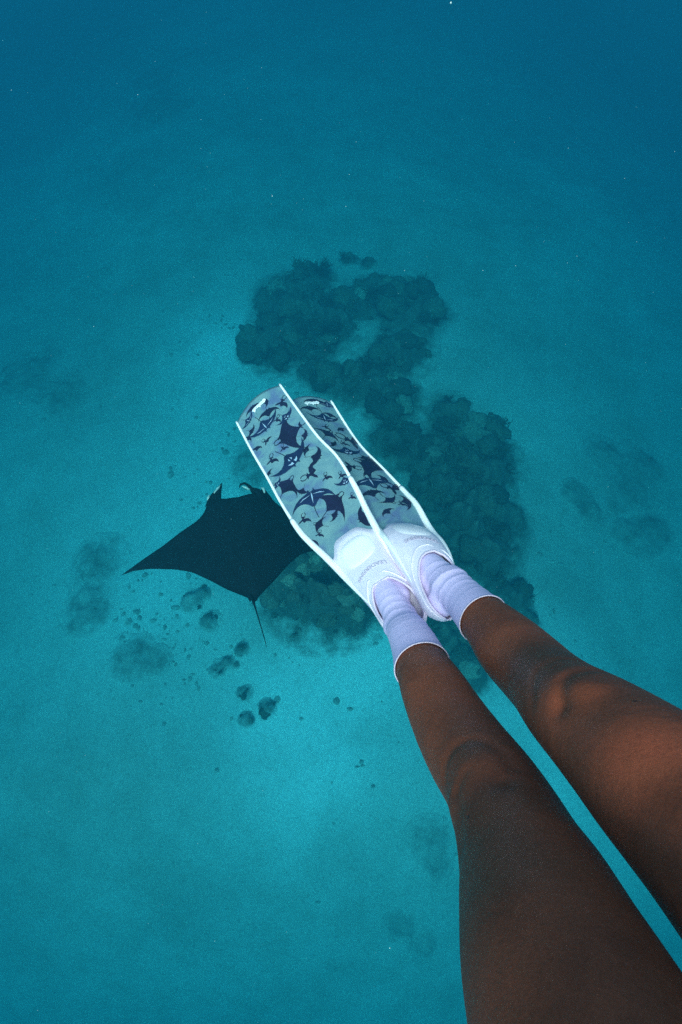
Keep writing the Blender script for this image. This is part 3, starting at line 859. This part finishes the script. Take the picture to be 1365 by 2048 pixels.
person = empty('person', HIPS['L'])
tag(person, 'swimmer with tanned bare legs, lavender socks and long white fins, hanging upright in the water', 'person')
proot = person.location
mb = MB()
LEGS = {}
front = {}
for key, tab in (('L', LL), ('R', RL)):
    C, R = leg_path(tab, key)
    P, Q = smooth_path(C, R)
    LEGS[key] = (P, Q, C, R)
    mb.tube(P, [(q, q) for q in Q], 28)
    fp, fr = foot_path(FINS[key], 0.72, 0.875)
    fin = FINS[key]
    up = Vector(fin.frame(0.8)[3])
    rings = []
    for p, (rx, rz) in zip(fp, fr):
        X = Vector(fin.frame(0.8)[1]); rx -= 0.006; rz -= 0.006
        rings.append([p + X*math.cos(k*math.tau/20)*rx + up*math.sin(k*math.tau/20)*rz for k in range(20)])
    mb.ring_tube(rings)
    mb.ball(P[0], Q[0]*1.02); mb.ball(P[-1], Q[-1]*1.03)
# pelvis, trunk, neck, head and arms: above and behind the lens, but real, and they shade the thighs
def lo(pts, n=28):
    rings = []
    for (x, y, z, rx, ry) in pts:
        rings.append([cv(x + rx*math.cos(k*math.tau/n), y + ry*math.sin(k*math.tau/n), z) for k in range(n)])
    mb.ring_tube(rings)
lo([(.25, -.345, -.30, .03, .02), (.25, -.345, -.25, .13, .085), (.25, -.35, -.18, .175, .105), (.25, -.355, -.08, .172, .105), (.255, -.36, .04, .135, .085), (.26, -.36, .14, .138, .088), (.265, -.355, .26, .155, .10), (.27, -.35, .36, .175, .095), (.27, -.35, .42, .15, .07), (.27, -.35, .45, .07, .055), (.27, -.34, .50, .055, .055), (.27, -.33, .56, .05, .055)])
hc = cv(.265, -.31, .64)
HX, HY, HZ = (FRAME.to_3x3() @ Vector((1, 0, 0))), (FRAME.to_3x3() @ Vector((0, 1, 0))), (FRAME.to_3x3() @ Vector((0, 0, 1)))
mb.ball(hc, .073, .092, .105, (HX, HY, HZ)); mb.ball(cv(.265, -.245, .585), .045, .05, .05, (HX, HY, HZ))
mb.ball(cv(.265, -.213, .635), .013, .018, .022, (HX, HY, HZ)); mb.ball(cv(.265, -.222, .600), .024, .012, .008, (HX, HY, HZ))
for sx in (-1, 1):
    mb.ball(cv(.265+sx*.073, -.315, .635), .010, .022, .032, (HX, HY, HZ))
    sh = Vector((.265+sx*.185, -.35, .40)); el = Vector((.265+sx*.40, -.44, .26)); wr = Vector((.265+sx*.60, -.33, .22))
    mb.tube([cv(*(sh + Vector((-sx*.05, 0, .0)))), cv(*sh), cv(*(sh*.5+el*.5)), cv(*el), cv(*(el*.6+wr*.4)), cv(*wr)], [.05, .056, .046, .038, .037, .025], 16)
    d = (wr-el).normalized(); side = Vector((0, 0, 1)).cross(d).normalized(); up_ = d.cross(side)
    palm = wr + d*.05
    mb.ball(cv(*palm), .046, .040, .016, (FRAME.to_3x3() @ d, FRAME.to_3x3() @ up_, FRAME.to_3x3() @ side))
    for k, (off, L) in enumerate(((-.030, .066), (-.010, .078), (.010, .074), (.029, .056))):
        a = palm + up_*off*0.9 + d*.03; b = a + d*L*.5 + up_*off*.15; c = b + d*L*.45 + side*.012 + up_*off*.1
        mb.tube([cv(*a), cv(*b), cv(*c)], [.0095, .0088, .0075], 10)
    a = palm - up_*.03 - d*.02; b = a - up_*.03 + d*.025; c = b - up_*.012 + d*.028
    mb.tube([cv(*a), cv(*b), cv(*c)], [.012, .011, .009], 10)
body_me = voxelise(mb, 0.0055, 8, 0.5)

# modelled relief of the legs: kneecaps, hollows round them, shin edge and calf
co, no = get_co(body_me)
disp = np.zeros(len(co))
def g3(c, r, amp, axis=None, along=1.0):
    d = co - np.array(c)
    if axis is not None:
        ax = np.array(axis); t = d @ ax
        q2 = (np.sum(d*d, axis=1) - t*t)/(r*r) + (t*t)/((r*along)**2)
    else: q2 = np.sum(d*d, axis=1)/(r*r)
    return amp*np.exp(-q2)
def surf(u, v):
    """point of the skin under a given line of sight"""
    o = cam.location; d = (cam_pt(u, v, 1.0) - o).normalized()
    h = body_tree.ray_cast(o, d)
    return h[0] if h[0] is not None else o
body_tree = BVHTree.FromPolygons([tuple(c) for c in co], [tuple(p.vertices) for p in body_me.polygons])
def relief(u, v, r, amp, u2=None, v2=None, along=1.0):
    global disp
    p = surf(u, v); ax = None
    if p == cam.location: return
    if u2 is not None:
        ax = np.array((surf(u2, v2) - p).normalized())
    disp = disp + g3(p, r, amp, ax, along)
def crease(pts, r, amp):
    """a soft groove or ridge along a line on the skin"""
    global disp
    P = [q for q in (surf(u, v) for u, v in pts) if q != cam.location]; dmin = np.full(len(co), 9.0)
    for a, b in zip(P[:-1], P[1:]):
        a = np.array(a); b = np.array(b); ab = b-a
        t = np.clip(((co-a) @ ab)/(ab @ ab + 1e-12), 0, 1)
        dmin = np.minimum(dmin, np.linalg.norm(co - (a + t[:, None]*ab), axis=1))
    disp = disp + 0.7*amp*np.exp(-(dmin/(1.35*r))**2)
# left knee
relief(950, 1530, 0.034, 0.0055)
relief(985, 1555, 0.018, -0.0025); relief(1012, 1560, 0.012, -0.005)
crease([(889, 1560), (890, 1530), (905, 1497), (935, 1482), (970, 1484), (1005, 1505), (1025, 1535)], 0.0065, -0.0038)
crease([(912, 1590), (925, 1565), (940, 1545)], 0.005, -0.002)
relief(905, 1610, 0.016, 0.003); crease([(915, 1590), (918, 1640), (922, 1700)], 0.008, -0.0035)
relief(1060, 1620, 0.03, 0.004); relief(985, 1640, 0.028, -0.002)
relief(860, 1440, 0.03, 0.002, 870, 1400, 2.0)
# right knee
relief(1110, 1375, 0.034, 0.0055)
crease([(1068, 1400), (1068, 1365), (1085, 1332), (1115, 1318), (1150, 1318)], 0.0065, -0.0035)
crease([(1120, 1420), (1126, 1390), (1135, 1360), (1160, 1345), (1200, 1340), (1240, 1352)], 0.006, -0.0045)
relief(1170, 1380, 0.020, 0.005); relief(1130, 1410, 0.012, -0.003)
relief(1210, 1340, 0.02, 0.003); relief(1240, 1480, 0.04, 0.004)
crease([(1010, 1250), (1040, 1300), (1070, 1340)], 0.012, 0.0015)
co2 = co + no*disp[:, None]
body_me.vertices.foreach_set('co', co2.ravel()); body_me.update()
body = finish(body_me, 'body', M['skin'], person, proot)

# socks: neoprene over ankle and foot, rolled hem at the cuff
def build_sock(key, n_leg):
    P, Q, C, R = LEGS[key]; fin = FINS[key]
    idx = n_leg
    mb = MB()
    pts = P[:idx+1]; rr = [q + 0.0030 for q in Q[:idx+1]]
    mb.tube(pts, [(r, r) for r in rr], 28)
    mb.ball(P[0], Q[0]+0.006)
    fp, fr = foot_path(fin)
    X = Vector(fin.frame(0.8)[1]); up = Vector(fin.frame(0.8)[3])
    mb.ring_tube([[p + X*math.cos(k*math.tau/20)*rx + up*math.sin(k*math.tau/20)*rz for k in range(20)] for p, (rx, rz) in zip(fp, fr)])
    mb.ball(fin.at(0.895, 0, 0.004), 0.033)
    # instep bridge so that shin and foot join in one smooth bend
    a = P[3]; b = fin.at(0.80, 0, 0.010)
    mb.tube([a, a*.5+P[0]*.2+b*.3, b], [Q[3]+.001, Q[0]*0.95, 0.032], 20)
    me = voxelise(mb, 0.0036, 10, 0.5)
    c, n = get_co(me)
    # folds where the ankle bends: ridges across the instep, fading up the shin
    o0 = np.array(P[0]); ax = np.array((P[idx]-P[0]).normalized()); fdir = np.array((fin.at(0.78, 0, 0.02) - P[0]).normalized())
    t = (c-o0) @ ax; f = (c-o0) @ fdir
    d = np.zeros(len(c))
    for i in range(len(c)):
        w = 0.010*noise.noise(Vector(c[i])*16) + 0.003*noise.noise(Vector(c[i])*60)
        q = t[i]*0.75 - f[i]*0.75 + w
        m1 = math.exp(-((t[i]-0.005)/0.05)**2)
        lat = 0.6 + 0.8*noise.noise(Vector(c[i])*12 + Vector((3, 3, 3)))
        r = 1-abs(math.sin(q*math.pi/0.034)); d[i] += 0.0030*m1*lat*(r**5) - 0.0012*m1*lat*(1-r)**3
        r2 = 1-abs(math.sin((q+0.3*w)*math.pi/0.075 + 1.0)); d[i] += 0.0012*(r2**7)*math.exp(-((t[i]-0.07)/0.05)**2)*lat
    me.vertices.foreach_set('co', (c + n*d[:, None]).ravel())
    # cut square at the cuff
    bm = bmesh.new(); bm.from_mesh(me)
    pc = P[idx-1]; nn = (P[idx]-P[idx-2]).normalized()
    bmesh.ops.bisect_plane(bm, geom=bm.verts[:]+bm.edges[:]+bm.faces[:], plane_co=pc, plane_no=nn, clear_outer=True)
    bm.to_mesh(me); bm.free()
    sock = finish(me, 'sock', M['sock'], person, proot)
    X = nn.orthogonal().normalized(); Y = nn.cross(X); rr = Q[idx-1] + 0.0030
    # hem follows the cut edge
    me2 = sock.data; bmx = bmesh.new(); bmx.from_mesh(me2)
    edge = [v.co + proot for v in bmx.verts if v.is_boundary]; bmx.free()
    edge.sort(key=lambda p: math.atan2((p-pc).dot(Y), (p-pc).dot(X)))
    K = 72; ring = []
    for k in range(K):
        a = -math.pi + (k+.5)*math.tau/K
        near = min(edge, key=lambda p: abs((math.atan2((p-pc).dot(Y), (p-pc).dot(X)) - a + math.pi) % math.tau - math.pi))
        rad = (near-pc).length
        ring.append(rad)
    ring = [(ring[k-2]+ring[k-1]+ring[k]+ring[(k+1) % K]+ring[(k+2) % K])/5 for k in range(K)]
    mb = MB(); loops = []
    for k in range(K):
        a = -math.pi + (k+.5)*math.tau/K; d = X*math.cos(a)+Y*math.sin(a)
        loops.append([pc + d*(ring[k] + 0.0012*math.cos(s*math.tau/8)) + nn*0.0015*math.sin(s*math.tau/8) for s in range(8)])
    loops.append(loops[0]); mb.ring_tube(loops, close=False)
    mesh_obj('hem', mb.v, mb.f, M['hem'], sock, proot)
build_sock('L', 19)
build_sock('R', 15)

# swimsuit and hair, out of the picture
mb2 = MB(); keep = mb; mb = mb2
lo([(.25, -.35, -.20, .181, .112), (.25, -.355, -.08, .180, .113), (.255, -.36, .04, .143, .093), (.26, -.36, .14, .146, .096), (.265, -.355, .26, .163, .108), (.27, -.35, .34, .176, .102)])
mesh_obj('swimsuit', mb.v, mb.f, M['suit'], person, proot)
mb3 = MB(); mb3.ball(hc + HZ*.014 - HY*.016, .083, .098, .110, (HX, HY, HZ)); mb3.tube([hc - HY*.08, hc - HY*.12 - HZ*.08, hc - HY*.10 - HZ*.2], [.04, .045, .02], 14)
mesh_obj('hair', mb3.v, mb3.f, M['hair'], person, proot)

# ---------------------------------------------------------------- manta ray
def build_manta():
    D = 4.2; K = 0.7
    org = cam_pt(495, 1095, D)
    # body plane: nearly level, nose up-left in view
    fwd_pt = cam_pt(478, 992, D+0.21); back_pt = cam_pt(508, 1196, D-0.21)
    fwd = (fwd_pt-back_pt).normalized()
    rt = (cam_pt(600, 1078, D) - cam_pt(390, 1112, D)).normalized()
    up = rt.cross(fwd).normalized(); rt = fwd.cross(up).normalized()
    o0 = cam.location
    def loc(u, v):
        d = cam_pt(u, v, 1.0) - o0; t = (org-o0).dot(up)/d.dot(up); p = o0 + d*t - org
        return p.dot(rt), p.dot(fwd)
    lead = [loc(*q) for q in [(417, 1003), (410.5, 1022.6), (396, 1040), (360.7, 1063.6), (325.5, 1090), (287, 1115), (262, 1132), (238, 1148.5)]]
    trail = [loc(*q) for q in [(506, 1200), (495.5, 1195.5), (454, 1179), (419, 1160), (384, 1144), (349, 1138), (299, 1136), (264, 1140), (238, 1148.5)]]
    lead = sorted([(-x, y) for x, y in lead]); trail = sorted([(-x, y) for x, y in trail])
    half = lead[-1][0]; xi = lead[0][0]
    yf = loc(470, 994)[1]
    lx = [0, xi*0.55, xi] + [p[0] for p in lead[1:]]; ly = [yf, yf+0.00, lead[0][1]] + [p[1] for p in lead[1:]]
    lx[1:2] = [xi*0.45, xi*0.75, xi*0.93]; ly[0] = yf - 0.012; ly[1:2] = [yf + 0.004, yf + 0.03, yf + 0.05]
    tx = [0] + [p[0] for p in trail if p[0] > 0.02]; ty = [trail[0][1]-0.02] + [p[1] for p in trail if p[0] > 0.02]
    vs = []; fs = []; nu, nv = 81, 28; mi = []
    def shape(ax, sgn):
        yl = interp(ax, lx, ly); yt = interp(ax, tx, ty)
        zb = -0.05*K*(ax/half)**2
        x = ax; 
        if sgn > 0:                                  # right wing sweeps down on its stroke
            q = ax/half
            ang = 1.15*q**1.3
            x = ax*(math.sin(ang)/ang if ang > 1e-3 else 1)*0.86; zb = -ax*(1-math.cos(ang))/max(ang, 1e-3)*1.6 - 0.05*q
        return x, yl, yt, zb
    us = [math.sin(math.pi/2*t) for t in np.linspace(-1, 1, nu)]
    for side in (1, -1):
        for u in us:
            ax = abs(u)*half*0.9995; sgn = 1 if u > 0 else -1
            x, yl, yt, zb = shape(ax, sgn)
            th = K*(0.17*math.exp(-(ax/(0.34*K))**2) + 0.055*(1-ax/half)**0.8 + 0.003)
            for k in range(nv):
                t = k/(nv-1); y = yl + (yt-yl)*t
                prof = (math.sin(math.pi*min(1, t**0.62))**0.6)*th*0.75 if 0 < t < 1 else 0
                p = org + rt*(x*sgn) + fwd*y + up*(zb + (prof if side > 0 else -0.55*prof))
                vs.append(p)
    for sd in (0, 1):
        b = sd*nu*nv
        for i in range(nu-1):
            for k in range(nv-1):
                q = (b+i*nv+k, b+i*nv+k+1, b+(i+1)*nv+k+1, b+(i+1)*nv+k)
                fs.append(q if sd else tuple(reversed(q))); mi.append(sd)
    rootm = empty('manta_ray', org)
    tag(rootm, 'black manta ray gliding over pale sand below the left fin', 'manta ray')
    bo = mesh_obj('body', vs, fs, [M['manta'], M['manta_pale']], rootm, org, midx=mi)
    bm = bmesh.new(); bm.from_mesh(bo.data); bmesh.ops.remove_doubles(bm, verts=bm.verts, dist=0.002); bmesh.ops.recalc_face_normals(bm, faces=bm.faces); bm.to_mesh(bo.data); bm.free()
    bo.data.polygons.foreach_set('use_smooth', [True]*len(bo.data.polygons))
    # cephalic fins: rolled paddles in front of the head
    def P(u, v, h): x, y = loc(u, v); return org + rt*x + fwd*y + up*h*K
    def tubeK(mb_, pts, rad, n): mb_.tube(pts, [(r[0]*K, r[1]*K) if hasattr(r, '__len__') else r*K for r in rad], n)
    def paddle(path, wid, mat, name='cephalic_fin'):
        vs = []; fs = []; n = len(path)
        for side in (1, -1):
            for (u, v, h), w in zip(path, wid):
                c = P(u, v, h); w = w*K
                for k in range(7):
                    a = -1+2*k/6
                    vs.append(c + rt*a*w + up*(-0.5*w*a*a + side*0.007*(1-a*a)))
        for sd in (0, 1):
            for j in range(n-1):
                for k in range(6):
                    b = sd*n*7; q = (b+j*7+k, b+j*7+k+1, b+(j+1)*7+k+1, b+(j+1)*7+k); fs.append(q)
        q = mesh_obj(name, vs, fs, mat, rootm, org)
        bmq = bmesh.new(); bmq.from_mesh(q.data); bmesh.ops.remove_doubles(bmq, verts=bmq.verts, dist=0.001); bmesh.ops.recalc_face_normals(bmq, faces=bmq.faces); bmq.to_mesh(q.data); bmq.free()
        return q
    paddle([(425, 1010, 0.03), (428, 997, 0.03), (433, 986, 0.03), (439, 976, 0.02), (444, 967, 0.0)], [.10, .092, .066, .036, .004], M['manta'])
    paddle([(431, 990, 0.055), (437, 981, 0.05), (442, 974, 0.03)], [.012, .022, .004], M['manta_pale'], 'cephalic_fin_underside')
    paddle([(524, 1008, 0.03), (520, 996, 0.03), (516, 986, 0.03), (512, 979, 0.02), (505, 975, 0.0)], [.10, .092, .07, .045, .006], M['manta'])
    # curled tip of the other cephalic fin
    mbm = MB(); tubeK(mbm, [P(508, 984, .0), P(499, 972, .0), P(490, 967, .01), P(481, 969, .0), P(478, 974, -.03)], [.03, .020, .016, .012, .004], 8)
    mesh_obj('cephalic_fin_curl', mbm.v, mbm.f, M['manta'], rootm, org)
    paddle([(499, 980, 0.02), (493, 976, 0.02), (487, 974, 0.02)], [.022, .030, .012], M['manta_pale'], 'cephalic_fin_underside')
    mbm = MB(); tubeK(mbm, [P(416, 1001, -.02), P(417, 995, .0), P(420, 990, .0)], [.014, .018, .008], 8); tubeK(mbm, [P(523, 975, .0), P(528, 979, .02), P(530, 986, .0)], [.008, .018, .010], 8)
    mesh_obj('eye_edge', mbm.v, mbm.f, M['manta_pale'], rootm, org)
    # dorsal fin, pelvic fins and whip tail
    mbm = MB(); tubeK(mbm, [P(503, 1188, .02), P(506, 1196, .05), P(509, 1205, .03)], [(.008, .02), (.012, .035), (.004, .02)], 8)
    mesh_obj('dorsal_fin', mbm.v, mbm.f, M['manta'], rootm, org)
    for (a, b) in (((499, 1190), (501, 1203)), ((512, 1188), (514, 1201))):
        mbm = MB(); tubeK(mbm, [P(*a, .0), P(*b, .0)], [.03, .008], 8); mesh_obj('pelvic_fin', mbm.v, mbm.f, M['manta'], rootm, org)
    mbm = MB(); tubeK(mbm, [P(505, 1190, 0), P(508, 1205, 0), P(513, 1222, 0), P(521, 1250, -.02), P(528, 1275, -.03), P(533, 1294, -.02)], [.040, .014, .008, .006, .005, .002], 10)
    mesh_obj('tail', mbm.v, mbm.f, M['manta'], rootm, org)
build_manta()

# ---------------------------------------------------------------- drifting plankton
def build_specks():
    rnd = random.Random(3); vs = []; fs = []
    ico = bmesh.new(); bmesh.ops.create_icosphere(ico, subdivisions=1, radius=1)
    iv = [v.co.copy() for v in ico.verts]; iF = [tuple(v.index for v in f.verts) for f in ico.faces]; ico.free()
    def speck(p, s):
        c = len(vs); k = Vector((rnd.uniform(.6, 1.5), rnd.uniform(.6, 1.5), rnd.uniform(.6, 1.5)))
        vs.extend(p + Vector((w.x*k.x, w.y*k.y, w.z*k.z))*s for w in iv); fs.extend(tuple(c+i for i in f) for f in iF)
    for _ in range(700):
        u = rnd.uniform(-200, 1560); v = rnd.uniform(-100, 2150); d = rnd.uniform(1.2, 7.0)
        speck(cam_pt(u, v, d), rnd.uniform(0.0002, 0.0007)*d**0.7)
    for (u, v, d, s) in ((545, 392, 1.8, .0032), (780, 1896, 1.6, .0042), (188, 653, 2.2, .0036), (607, 398, 2.2, .002), (966, 541, 2.0, .0028), (902, 6, 1.5, .005), (848, 402, 2.5, .002), (396, 1687, 1.9, .002), (460, 1756, 2.2, .002)):
        speck(cam_pt(u, v, d), s*0.5)
    tag(mesh_obj('plankton', vs, fs, M['speck']), 'tiny pale specks of plankton drifting in the water', 'plankton', kind='stuff')
build_specks()

# ---------------------------------------------------------------- the water itself
def build_water():
    x0, x1, y0, y1, z0, z1 = -80, 80, -74, 86, -9.5, CAM_H + 0.85
    v = [(x, y, z) for z in (z0, z1) for y in (y0, y1) for x in (x0, x1)]
    f = [(0, 2, 3, 1), (4, 5, 7, 6), (0, 1, 5, 4), (2, 6, 7, 3), (0, 4, 6, 2), (1, 3, 7, 5)]
    m = bpy.data.materials.new('clear_blue_green_sea_water'); m.use_nodes = True
    nt = m.node_tree; nt.nodes.clear()
    out = nt.nodes.new('ShaderNodeOutputMaterial'); pv = nt.nodes.new('ShaderNodeVolumePrincipled')
    # extinction split into scattering and absorption, per metre
    sc = (0.002, 0.0215, 0.0290); ab = (0.205, 0.0550, 0.0375); Dn = 0.215
    pv.inputs['Density'].default_value = Dn
    pv.inputs['Color'].default_value = (*[s/Dn for s in sc], 1)
    pv.inputs['Absorption Color'].default_value = (*[(1 - min(1, a/(Dn*(1-s/Dn))))**2 for a, s in zip(ab, sc)], 1)
    pv.inputs['Anisotropy'].default_value = 0.35
    nt.links.new(pv.outputs[0], out.inputs['Volume'])
    o = mesh_obj('haze', v, f, m, smooth=False)
    tag(o, 'clear blue-green sea water filling the whole scene', 'sea water', kind='stuff')
build_water()
